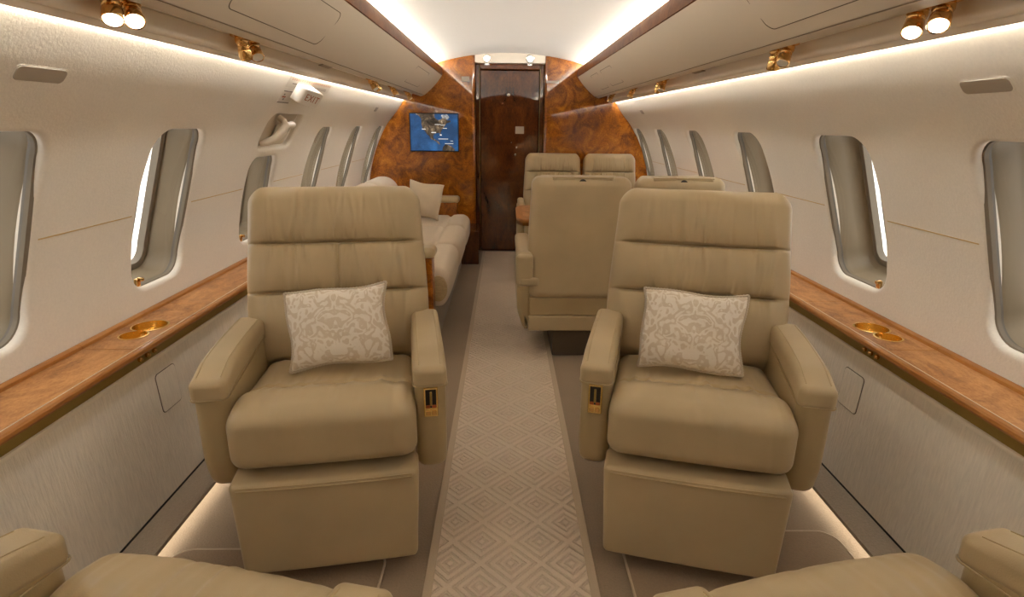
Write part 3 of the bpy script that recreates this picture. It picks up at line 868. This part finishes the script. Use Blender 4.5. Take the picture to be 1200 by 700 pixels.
for s in (-1, 1):
    lg = empty('side_ledge', (s * 1.2, Y0, .5)); tag(lg, 'burl wood ledge with bronze band under the windows ' + ('on the hatch side' if s < 0 else 'opposite the hatch side'), 'ledge')
    O = Vector(lg.location)
    xi, xo = s * 1.122, s * 1.280
    jo = JO[s]
    for i in range(len(jo) - 1):
        ya, yb = jo[i] + .0008, jo[i + 1] - .0008
        if jo[i] < CUP[s][1] < jo[i + 1]:
            bm = bmesh.new()
            def loop(P, z):
                vs = [bm.verts.new((p[0] - O.x, p[1] - O.y, z - O.z)) for p in P]
                return vs, [bm.edges.new((vs[q], vs[(q + 1) % len(vs)])) for q in range(len(vs))]
            rc = [(xi, ya), (xo, ya), (xo, yb), (xi, yb)]
            hl = cup_outline(*CUP[s], s * 1.196)
            v1, e1 = loop(rc, LZ); v2, e2 = loop(hl, LZ)
            bmesh.ops.triangle_fill(bm, use_beauty=True, use_dissolve=False, edges=e1 + e2)
            v3, e3 = loop(rc, LZ - .012)
            for q in range(4):
                bm.faces.new((v1[q], v1[(q + 1) % 4], v3[(q + 1) % 4], v3[q]))
            bmesh.ops.recalc_face_normals(bm, faces=bm.faces)
            for f in bm.faces:
                if abs(f.normal.z) > .9 and f.normal.z < 0: f.normal_flip()
            me = bpy.data.meshes.new('ledge_board'); bm.to_mesh(me); bm.free(); me.materials.append(M_ledge)
            link(bpy.data.objects.new('ledge_board', me), lg)
        else:
            box('ledge_board', (min(xi, xo) - O.x, ya - O.y, LZ - .014 - O.z), (max(xi, xo) - O.x, yb - O.y, LZ - O.z), M_ledge, lg, r=.001, nc=1)
        # moulded front edge of the same board
        e_ = [(1.124, LZ), (1.117, LZ + .001), (1.113, LZ + .0015), (1.104, LZ + .0005), (1.100, LZ - .004), (1.099, LZ - .012), (1.102, LZ - .018), (1.110, LZ - .020), (1.124, LZ - .020)]
        ext('front_edge', [(s * x - O.x, z - O.z) for x, z in e_], ya - O.y, yb - O.y, M_edge, lg, smooth=30, flip=s < 0)
        ext('inlay_line', [(s * 1.121 - O.x, LZ + .0004 - O.z), (s * 1.121 - O.x, LZ + .0012 - O.z), (s * 1.1165 - O.x, LZ + .0022 - O.z), (s * 1.1165 - O.x, LZ - .001 - O.z)], ya - O.y, yb - O.y, M_inlay, lg, smooth=0, flip=s > 0)
        ext('back_lip', [(s * x - O.x, z - O.z) for x, z in ((1.274, LZ), (1.276, LZ + .008), (1.280, LZ + .010), (1.2962, LZ + .010), (1.2975, LZ - .012), (1.274, LZ - .012))], ya - O.y, yb - O.y, M_edge, lg, smooth=30, flip=s > 0)
    ext('bronze_band', [(s * x - O.x, z - O.z) for x, z in ((1.130, LZ - .018), (1.127, .4985), (1.131, .4985), (1.138, LZ - .018))], Y0 - O.y, YB - O.y, M_bronze, lg, smooth=20, flip=s > 0)
    yk = (1.592, 1.628, 1.664) if s < 0 else (1.705, 1.672, 1.640)
    for y in yk:
        lathe('gold_knob', [(.0075, 0), (.0085, .003), (.007, .009), (.0045, .011)], M_gold, lg, 14, aim((s * 1.1285 - O.x, y - O.y, .516 - O.z), (-s, 0, .08)))
    # the cup holder: two joined gold bowls
    ch = empty('cup_holder', (s * 1.196, CUP[s][0], LZ)); tag(ch, 'gold double cup holder sunk into the wood ledge ' + ('on the hatch side' if s < 0 else 'opposite the hatch side'), 'cup holder')
    Oc = Vector(ch.location)
    outer, hole = cup_outline(*CUP[s], s * 1.196, grow=.004), cup_outline(*CUP[s], s * 1.196, grow=-.001)
    low = cup_outline(*CUP[s], s * 1.196, grow=-.006)
    n = len(hole); V = []; F = []
    for P, z in ((outer, .0003), (outer, .0018), (hole, .0022), (hole, -.004), (low, -.034), (low, -.036)):
        V += [(p[0] - Oc.x, p[1] - Oc.y, z) for p in P]
    for k in range(5):
        for q in range(n):
            j = (q + 1) % n
            F.append((k * n + q, k * n + j, (k + 1) * n + j, (k + 1) * n + q))
    F.append(tuple(5 * n + q for q in range(n)))
    bw = mesh('bowl', V, F, M_gold2, ch, 40)
    tube('divider', [(-.032, (CUP[s][1] - CUP[s][0]) * .55, -.026), (.032, (CUP[s][1] - CUP[s][0]) * .55, -.026)], .006, M_gold2, ch, 8)
    lathe('dish', [(.034, -.033), (.036, -.028), (.030, -.025), (.012, -.027)], M_gold, ch, 22)

# ------------------------------------------------------------------ floor coverings
rn = mesh('carpet_runner', *rbox((.462, 6.9, .010), .003, (1, 1, 1), 2), M_run, None, 40, loc=(-.0155, 2.03, .0052))
tag(rn, 'patterned aisle carpet with nested raised diamonds', 'carpet')
for x in (-.223, .223):
    box('runner_border', (x - .012, -3.44, .0042), (x + .012, 3.44, .0062), M_pipe, rn, r=.0008, nc=1)
def floor_mat(name, x0, x1, y0, y1, label):
    c_ = ((x0 + x1) / 2, (y0 + y1) / 2, .0005)
    o_ = rrect((x1 - x0) / 2, (y1 - y0) / 2, .06, 8)
    p_ = slab(name, o_, M_mat, Matrix.Identity(4), .010, .003)
    p_.location = c_
    tube('piping', [(x, y, .008) for x, y in o_], .0042, M_pipe, p_, 6, closed=True)
    tag(p_, label, 'mat')
floor_mat('floor_mat', -.985, -.372, .28, 1.385, 'brown piped carpet mat at the feet of the armchair on the hatch side')
floor_mat('floor_mat', .312, .975, .28, 1.465, 'brown piped carpet mat at the feet of the armchair opposite the hatch')

# ------------------------------------------------------------------ armchairs
def ridges(seed, n, lo=-.82, hi=.82, w0=.010, w1=.035):
    rg = np.random.RandomState(seed)
    c_ = rg.uniform(lo, hi, n); w_ = rg.uniform(w0, w1, n); a_ = rg.uniform(-1, 1, n); tl = rg.uniform(-.25, .25, n)
    def f(u, v):
        out = np.zeros_like(u)
        for i in range(n):
            out += a_[i] * np.exp(-((u - c_[i] - tl[i] * v) / w_[i]) ** 2)
        return out
    return f
def back_mesh(w, h, seams, seed, tuck=False, res=(120, 4, 210)):
    """upholstered backrest, front towards -y; seams: heights in 0..h"""
    t_ = .125
    lines = [0.0] + list(seams) + [h]
    fs = [ridges(seed + i, 26) for i in range(len(lines))]
    def fn(P, N):
        u = P[:, 0] / (w / 2); v = P[:, 2] + h / 2
        front = np.clip(-N[:, 1], 0, 1) ** .5 * (P[:, 1] < 0)
        side = 1 - sstep(.70, .93, np.abs(u))
        dy = np.zeros(len(P))
        for i in range(len(lines) - 1):
            a, b_ = lines[i], lines[i + 1]
            q = np.clip((v - a) / (b_ - a), 0, 1)
            inn = ((v >= a) & (v < b_ + 1e-6)).astype(float)
            dy += inn * .022 * (1 - np.abs(2 * q - 1) ** 3.0) * (.35 + .65 * side)
            # gathers running out of the seams
            for z0, sg, k in ((a, 1, i), (b_, -1, i + 1)):
                if 0 < z0 < h:
                    dist = (v - z0) * sg
                    dy += inn * .0110 * fs[k](u, dist * 3) * np.exp(-np.clip(dist, 0, 1) / .05) * side * sstep(0, .012, dist)
            if i >= 1:
                dy += inn * .0042 * fs[i](u, v * 1.5) * (1 - np.abs(2 * q - 1) ** 2) * side
        for z0 in seams:
            g = np.exp(-((v - z0) / .0048) ** 2)
            dy -= g * (.016 * side + .0045)
        if tuck:
            a, b_ = seams[0], seams[1]
            dy -= .014 * np.exp(-((u - .02) / .022) ** 2) * ((v > a) & (v < b_))
        # lengthwise curve: lumbar swell and a flatter head
        dy += .018 * np.sin(np.clip(v / h, 0, 1) * math.pi) * (1 - u * u * .6)
        dy -= .020 * sstep(.55, 1.0, np.abs(u)) * 0
        Q = P.copy()
        Q[:, 1] -= dy * front
        # outline: rounded shoulders, a touch narrower at the top
        Q[:, 0] *= 1 - .055 * sstep(.30 * h, h, v)
        sh = sstep(.80, 1.0, np.abs(u)) ; Q[:, 2] -= .012 * sh * sstep(.7 * h, h, v)
        return Q
    return rbox((w, t_, h), .050, res, 6, fn)
def cushion_mesh(w, d, t_, seed, crease=.10):
    rg = ridges(seed, 22, w0=.02, w1=.05)
    r2 = ridges(seed + 9, 16, w0=.02, w1=.06)
    def fn(P, N):
        u = P[:, 0] / (w / 2); y = P[:, 1]
        top = np.clip(N[:, 2], 0, 1) ** .7
        frt = np.clip(-N[:, 1], 0, 1)
        side = 1 - sstep(.75, .98, np.abs(u))
        yc = -d / 2 + d * .40
        dz = .010 * (1 - u * u) + .025 * np.exp(-((y - (-d / 2 + .10)) / .070) ** 2)
        dz -= .022 * np.exp(-((y - yc - .006 * np.sin(u * 3)) / .011) ** 2) * side
        dz += .0080 * rg(u, (y - yc) * 1.2) * np.exp(-np.abs(y - yc) / .06) * side
        dz += .0026 * r2(u, y * 2) * side
        Q = P.copy()
        Q[:, 2] += dz * top
        Q[:, 1] -= (.014 * (1 - u * u * .7) + .0010 * r2(u, P[:, 2] * 3)) * frt
        # the front of the cushion rolls down
        return Q
    return rbox((w, d, t_), .040, (80, 80, 8), 6, fn)
def armchair(name, w=.64, seam_back=(.235, .395), seed=1, tuck=False, arms=(-1, 1), control=(1,), bw=.588, back_h=.585, legrest=True, aw=.086, recline=15.5, ped=.17):
    """origin on the floor under the chair; it faces -y"""
    root = empty(name)
    iw = (w / 2 - aw) * 2                      # between the arms
    box('pedestal', (-ped, -.12, .0), (ped, .20, .05), M_plate, root, r=.012)
    box('column', (-.13, -.09, .04), (.13, .17, .26), M_lea2, root, r=.02)
    box('seat_pan', (-iw / 2 + .004, -.25, .255), (iw / 2 - .004, .22, .345), M_lea2, root, r=.015)
    P, F = cushion_mesh(iw + .006, .50, .155, seed + 40)
    P[:, 2] += P[:, 1] * -.10
    cu = mesh('seat_cushion', P + np.array([0, -.065, .397]), F, M_lea, root, 180)
    if legrest:
        lw, lh = iw + .008, .268
        def fl(P, N):
            Q = P.copy()
            q = (P[:, 2] + lh / 2) / lh
            Q[:, 0] *= .945 + .055 * q
            Q[:, 1] -= .006 * (1 - (P[:, 0] / (lw / 2)) ** 2) * np.clip(-N[:, 1], 0, 1) + .010 * (1 - q)
            return Q
        P, F = rbox((lw, .105, lh), .015, (16, 2, 10), 5, fl)
        lr = mesh('legrest', P + np.array([0, -.284, .190]), F, M_lea, root, 180)
        zt = .190 + lh / 2 - .016
        tube('stitching', [(x, -.284 - .0545 - .006 * (1 - (x / (lw / 2)) ** 2) - .0005, zt) for x in np.linspace(-lw / 2 + .02, lw / 2 - .02, 14)], .0022, M_lea2, lr, 6)
        tube('stitching', [(x, -.284 - .051 - .006 * (1 - (x / (lw / 2)) ** 2) - .0005, zt + .007) for x in np.linspace(-lw / 2 + .02, lw / 2 - .02, 14)], .0018, M_lea2, lr, 6)
        for x in (-.12, .12):
            box('hinge', (x - .014, -.25, .29), (x + .014, -.20, .35), M_bronze, root, r=.003)
    for sx in arms:
        xc = sx * (w / 2 - aw / 2)
        def fa(P, N):
            Q = P.copy()
            # lower front and back corners sweep round
            f_ = sstep(-.02, -.15, P[:, 2])
            Q[:, 1] += np.where(P[:, 1] < 0, 1, -1) * .030 * f_ ** 2 * sstep(.10, .235, np.abs(P[:, 1]))
            return Q
        P, F = rbox((aw, .47, .315), .030, (3, 16, 12), 6, fa)
        am = mesh('arm', P + np.array([xc, -.015, .405]), F, M_lea2, root, 180)
        def fp(P, N):
            Q = P.copy()
            q = (P[:, 1] + .24) / .48
            Q[:, 2] += .010 * np.sin(np.clip(q, 0, 1) * math.pi) * np.clip(N[:, 2], 0, 1)
            Q[:, 2] -= .016 * sstep(.25, 0, q)
            Q[:, 0] += .0
            return Q
        P, F = rbox((aw + .005, .480, .060), .018, (4, 24, 2), 6, fp)
        pd = mesh('arm_pad', P + np.array([xc, -.017, .562]), F, M_lea, root, 180)
        zz = .545
        loop_ = [(xc + sx * 0 + x, y - .017, .5405 - (.016 * float(sstep(.25, 0, (y + .24) / .48)))) for x, y in rrect((aw + .0055) / 2, .2405, .018, 4)]
        tube('pad_seam', loop_, .0020, M_lea2, pd, 6, closed=True)
        for ex_ in (-1, 1):
            ln = []
            for y in np.linspace(-.215, .21, 16):
                q = (y + .24) / .48
                ln.append((xc + ex_ * (aw / 2 - .014), y - .017, .562 + .0302 + .010 * math.sin(q * math.pi) - .016 * float(sstep(.25, 0, q))))
            tube('pad_stitching', ln, .0014, M_lea2, pd, 6)
        if sx in control:
            yf = -.254
            cpn = box('control_panel', (xc - .019, yf - .004, .435), (xc + .019, yf + .012, .520), M_gold2, root, r=.002)
            box('recess', (xc - .0145, yf - .0052, .462), (xc + .0145, yf - .001, .516), M_dark, cpn, r=.001, nc=1)
            box('lever', (xc - .003, yf - .010, .470), (xc + .003, yf - .003, .510), M_bronze, cpn, r=.001, nc=1)
            for dx in (-.008, .008):
                box('button', (xc + dx - .0055, yf - .007, .462), (xc + dx + .0055, yf - .003, .471), M_amber, cpn, r=.001, nc=1)
                box('button', (xc + dx - .0055, yf - .007, .441), (xc + dx + .0055, yf - .003, .453), M_gold, cpn, r=.001, nc=1)
    P, F = back_mesh(bw, back_h, seam_back, seed, tuck)
    rec = R(recline)
    Q = P.copy(); Q[:, 2] += back_h / 2
    P2 = Q.copy()
    P2[:, 1] = Q[:, 1] * math.cos(rec) + Q[:, 2] * math.sin(rec)
    P2[:, 2] = -Q[:, 1] * math.sin(rec) + Q[:, 2] * math.cos(rec)
    mesh('backrest', P2 + np.array([0, .215, .425]), F, M_lea, root, 180)
    # plain leather shell on the back of the seat
    P, F = rbox((bw - .05, .05, back_h + .06), .022, (6, 1, 6), 4)
    Q = P.copy(); Q[:, 2] += back_h / 2 - .05; Q[:, 1] += .062
    P2 = Q.copy()
    P2[:, 1] = Q[:, 1] * math.cos(rec) + Q[:, 2] * math.sin(rec)
    P2[:, 2] = -Q[:, 1] * math.sin(rec) + Q[:, 2] * math.cos(rec)
    mesh('back_shell', P2 + np.array([0, .215, .425]), F, M_lea2, root, 180)
    return root
def place(o, x, y, deg):
    o.location = (x, y, 0); o.rotation_euler = (0, 0, R(deg))
    return o
GC = 'single leather armchairs'
def front_at(px, py, deg):
    """origin of a chair whose arm fronts are centred on (px, py) and which is turned by deg"""
    return px - .25 * math.sin(R(deg)), py + .25 * math.cos(R(deg)), deg
ca = armchair('armchair', seed=3, tuck=True, control=(1,))
place(ca, *front_at(-.510, 1.360, 9.5)); tag(ca, 'beige leather armchair with damask pillow, in front of the divan', 'armchair', GC)
cb = armchair('armchair', seed=23, control=(-1,))
place(cb, *front_at(.482, 1.358, -14.5)); tag(cb, 'beige leather armchair with damask pillow, in front of the double seats', 'armchair', GC)
cc = copy_tree(cb); place(cc, *front_at(-.505, .715, 180 - 12)); tag(cc, 'beige leather armchair facing the pillow armchair on the hatch side', 'armchair', GC)
cd = copy_tree(ca); place(cd, *front_at(.478, .712, 180 + 13)); tag(cd, 'beige leather armchair facing the pillow armchair opposite the hatch', 'armchair', GC)

# ------------------------------------------------------------------ cushions
def pillow_mesh(w, h, t_, seed, n=34):
    rg = np.random.RandomState(seed)
    ph = rg.uniform(0, 6, 8)
    u = np.linspace(-1, 1, n)
    U, Vv = np.meshgrid(u, u, indexing='ij')
    def shape(sg):
        ed = (1 - U ** 2) * (1 - Vv ** 2)
        z = sg * t_ / 2 * np.clip(ed, 0, 1) ** .42
        z = z + sg * .004 * np.sin(U * 5 + ph[0] + Vv * 2) * np.sin(Vv * 6 + ph[1]) * ed
        # pinched sides between pointed corners
        X = U * w / 2 * (1 - .07 * (1 - Vv ** 2) * np.abs(U) ** 1.5) + .004 * np.sin(Vv * 4 + ph[2]) * np.abs(U)
        Y = Vv * h / 2 * (1 - .07 * (1 - U ** 2) * np.abs(Vv) ** 1.5) + .004 * np.sin(U * 4 + ph[3]) * np.abs(Vv)
        return np.stack([X, z, Y], -1).reshape(-1, 3)
    A, B_ = shape(-1), shape(1)
    I = np.arange(n * n).reshape(n, n)
    q = np.stack([I[:-1, :-1], I[1:, :-1], I[1:, 1:], I[:-1, 1:]], -1).reshape(-1, 4)
    V = np.concatenate([A, B_]); F = np.concatenate([q, q[:, ::-1] + n * n])
    # weld the rims
    rim = np.zeros((n, n), bool); rim[0] = rim[-1] = True; rim[:, 0] = rim[:, -1] = True
    mp = np.arange(2 * n * n)
    idx = I[rim]; mp[idx + n * n] = idx
    F = mp[F]
    used = np.unique(F); re = np.full(2 * n * n, -1); re[used] = np.arange(len(used))
    loop_ = [A[i] for i in list(I[:, 0]) + list(I[-1, 1:]) + list(I[::-1, -1][1:]) + list(I[0, ::-1][1:-1])]
    return V[used], re[F], loop_
def pillow(name, w, h, t_, M, seed, loc, rot, label, cord=True, cat='pillow', group=None):
    V, F, lp = pillow_mesh(w, h, t_, seed)
    o = mesh(name, V, F, M, None, 180, loc=loc)
    o.rotation_mode = 'XYZ'; o.rotation_euler = rot
    if cord:
        # twisted cord: a tube whose radius pulses
        pts = [Vector(p) for p in lp]
        dense = []
        for i in range(len(pts)):
            a, b_ = pts[i], pts[(i + 1) % len(pts)]
            dense += [a, (a + b_) / 2]
        tube('cord_edge', dense, [.0058 if i % 2 else .0036 for i in range(len(dense))], M_cord, o, 6, closed=True)
    tag(o, label, cat, group)
    return o
pillow('throw_pillow', .300, .236, .090, M_damask, 2, (-.538, 1.629, .612), (R(-19), R(-4.5), R(8)), 'damask throw pillow with corded edge on the armchair in front of the divan')
pillow('throw_pillow', .305, .240, .090, M_damask, 8, (.528, 1.619, .606), (R(-19), R(2.0), R(-12)), 'damask throw pillow with corded edge on the armchair in front of the double seats')

# ------------------------------------------------------------------ divan
dv = empty('divan', (-.75, 2.9, 0)); tag(dv, 'cream chenille divan with wooden end panels along the wall past the hatch', 'divan')
O = Vector(dv.location)
def lo_(x, y, z): return (x - O.x, y - O.y, z - O.z)
box('base', lo_(-.992, 2.93, .0), lo_(-.415, 4.9, .30), M_base, dv, r=.01)
seg = [2.945, 3.66, 4.36, 4.90]
for i in range(3):
    L = seg[i + 1] - seg[i]
    def fc(P, N):
        Q = P.copy()
        x = P[:, 0]
        top = np.clip(N[:, 2], 0, 1) ** .5
        e = 1 - (2 * P[:, 1] / L) ** 4
        Q[:, 2] += top * (.014 * np.clip(e, 0, 1) - .018 * np.exp(-((x - .22) / .016) ** 2) + .006 * np.exp(-((x - .30) / .06) ** 2))
        # the front roll hangs a little below the seat
        fr = sstep(.20, .27, x) * np.clip(-N[:, 2], 0, 1)
        Q[:, 2] -= .055 * fr
        Q[:, 0] += .012 * np.clip(N[:, 0], 0, 1) * np.clip(e, 0, 1)
        return Q
    P, F = rbox((.75, L - .002, .155), .055, (60, 16, 3), 6, fc)
    P = P + np.array([-.715 - O.x, (seg[i] + seg[i + 1]) / 2 - O.y, .372])
    sc_ = mesh('seat_cushion', P, F, M_divan, dv, 180)
    if i == 0:
        re_ = lathe('roll_end', [(.052, -.012), (.050, .0), (.040, .007), (.022, .011), (.004, .012)], M_divend, sc_, 22, aim((0, 0, 0), (0, -1, 0)))
        re_.scale = (.95, 1, 1.42); re_.location = (-.393 - O.x, seg[0] - O.y, .352)
    def fb(P, N):
        Q = P.copy()
        Q[:, 0] += .015 * np.clip(N[:, 0], 0, 1) * np.clip(1 - (2 * P[:, 1] / L) ** 4, 0, 1)
        Q[:, 0] -= (P[:, 2] + .2) * .22
        return Q
    P, F = rbox((.19, L - .002, .40), .085, (3, 10, 8), 6, fb)
    mesh('back_cushion', P + np.array([-.945 - O.x, (seg[i] + seg[i + 1]) / 2 - .1 - O.y, .585]), F, M_divan, dv, 180)
for y0_, y1_, xe in ((2.80, 2.90, -.398), (4.91, 5.01, -.44)):
    en = box('end_panel', lo_(-.994, y0_, 0), lo_(xe - .004, y1_, .555), M_burl, dv, r=.012)
    pd = box('end_pad', lo_(-1.0, y0_ - .012, .550), lo_(xe + .012, y1_ + .012, .605), M_lea, en, r=.025, nc=5, smooth=180)
    box('pad_plate', lo_(xe - .16, y0_ + .03, .604), lo_(xe - .05, y1_ - .03, .608), M_padtop, en, r=.001, nc=1)
box('plinth_panel', lo_(-.62, 4.97, 0), lo_(-.268, YB - .002, .30), M_door, dv, r=.006)
pillow('linen_cushion', .285, .285, .105, M_cushion, 5, (-.672, 4.54, .619), (R(-16), R(7), R(-12)), 'plain cream square cushion on the far end of the divan', cord=False, cat='cushion')

# ------------------------------------------------------------------ double seats seen from the back, far seats, table
def club_back(name, arm_side, w=.535):
    root = empty(name)
    rec = R(5.5)
    def fs(P, N):
        Q = P.copy()
        q = (P[:, 2] + .31) / .62
        Q[:, 0] *= 1 - .055 * sstep(.35, 1.0, q)
        Q[:, 1] -= .012 * (1 - (P[:, 0] / (w / 2)) ** 2) * np.clip(-N[:, 1], 0, 1)
        return Q
    P, F = rbox((w, .15, .62), .045, (24, 2, 20), 7, fs)
    P[:, 1] += P[:, 2] * math.tan(rec)
    mesh('back_shell', P + np.array([0, .095, .638]), F, M_lea, root, 180)
    # seat side cushions of the backrest
    P, F = back_mesh(w - .035, .56, (.22, .375), 61, res=(48, 3, 70))
    P[:, 1] *= -1; F = F[:, ::-1]
    P[:, 1] += P[:, 2] * math.tan(rec)
    mesh('backrest', P + np.array([0, .205, .665]), F, M_lea, root, 180)
    # tray lid in the top edge with a finger notch
    zt = .951
    V = []; ns = 40
    xs_ = np.linspace(-.150, .150, ns)
    for x in xs_:
        nt = .020 * float(1 - sstep(.02, .045, abs(x)))
        V.append((x, .043, zt - .020 - nt))
        V.append((x, .050, zt - .008))
        V.append((x, .105, zt - .001))
    F = []
    for i in range(ns - 1):
        for k in range(2):
            F.append((3 * i + k, 3 * i + 3 + k, 3 * i + 4 + k, 3 * i + 1 + k))
    ld = mesh('tray_lid', np.array(V) + np.array([0, .012, .003]), F, M_lea, root, 60)
    md = ld.modifiers.new('thick', 'SOLIDIFY'); md.thickness = .008
    tube('lid_piping', [(x, .054, zt - .004) for x in np.linspace(-.152, .152, 12)], .0025, M_lea2, ld, 6)
    lathe('finger_notch', [(.019, 0), (.019, .006)], M_dark, root, 18, aim((0, .050, zt - .030), (0, -1, .5)))
    # lower bands
    box('pocket_panel', (-w / 2 + .008, .004, .238), (w / 2 - .008, .05, .338), M_lea2, root, r=.008)
    box('bottom_band', (-w / 2 + .004, .0, .152), (w / 2 - .004, .05, .236), M_lea, root, r=.010, nc=3, smooth=180)
    box('seat_body', (-w / 2 + .01, .03, .16), (w / 2 - .01, .60, .36), M_lea2, root, r=.02)
    P, F = cushion_mesh(w - .03, .52, .14, 71)
    P[:, 1] *= -1; F = F[:, ::-1]
    mesh('seat_cushion', P + np.array([0, .41, .405]), F, M_lea, root, 180)
    box('base', (-.128, .035, .0), (.20, .52, .17), M_seatbase, root, r=.006)
    if arm_side:
        xc = arm_side * (w / 2 + .018)
        def fa(P, N):
            Q = P.copy()
            f_ = sstep(-.02, -.18, P[:, 2])
            Q[:, 0] -= arm_side * .030 * f_ ** 2 * (np.sign(P[:, 0]) == arm_side)
            return Q
        P, F = rbox((.075, .56, .37), .028, (3, 4, 10), 6, fa)
        mesh('arm', P + np.array([xc, .29, .340]), F, M_lea2, root, 180)
        P, F = rbox((.085, .58, .06), .024, (3, 8, 2), 6)
        pd = mesh('arm_pad', P + np.array([xc, .29, .545]), F, M_lea, root, 180)
        P, F = rbox((.088, .05, .17), .022, (3, 2, 6), 5)
        mesh('pad_end', P + np.array([xc - arm_side * .0, .012, .482]), F, M_lea, pd, 180)
        P, F = rbox((.10, .03, .042), .014, (3, 2, 2), 5)
        mesh('pad_tab', P + np.array([xc - arm_side * .024, -.002, .424]), F, M_lea, pd, 180)
    return root
GD = 'double seats backing on to the armchair'
c1 = club_back('club_seat', -1); place(c1, .350, 2.845, 0); tag(c1, 'beige leather seat seen from behind, on the aisle side of the pair', 'seat', GD)
c2 = club_back('club_seat', 0, .468); place(c2, .857, 2.845, 0); tag(c2, 'beige leather seat seen from behind, against the windows beside its twin', 'seat', GD)
GE = 'far seats facing the table'
f1 = armchair('club_seat', w=.60, bw=.500, seed=83, seam_back=(.225, .385), arms=(-1,), control=(-1,), back_h=.545, aw=.05, legrest=False, recline=10, ped=.14)
place(f1, .372, 4.78, 0); tag(f1, 'beige leather seat facing the table, on the aisle side by the bulkhead', 'seat', GE)
f2 = armchair('club_seat', w=.46, bw=.468, seed=97, seam_back=(.225, .385), arms=(), control=(), back_h=.545, aw=.004, legrest=False, recline=10, ped=.14)
place(f2, .862, 4.78, 0); tag(f2, 'beige leather seat facing the table, against the windows by the bulkhead', 'seat', GE)

tb = empty('table', (.6, 3.75, 0)); tag(tb, 'burl wood dining table between the double seats and far seats', 'table')
out = [(-.565, -.22), (-.530, -.31), (-.45, -.33), (.50, -.33), (.50, .33), (-.45, .33), (-.530, .31), (-.565, .22)]
tp = slab('table_top', out, M_edge, frame((0, 0, .612), (1, 0, 0), (0, 1, 0), (0, 0, 1)), .040, .006, tb)
slab('inlay_panel', [(x * .93, y * .90) for x, y in out], M_ledge, frame((0, 0, .6515), (1, 0, 0), (0, 1, 0), (0, 0, 1)), .0016, .0006, tp)
box('pedestal', (.10, -.10, 0), (.30, .10, .615), M_strip, tb, r=.02)
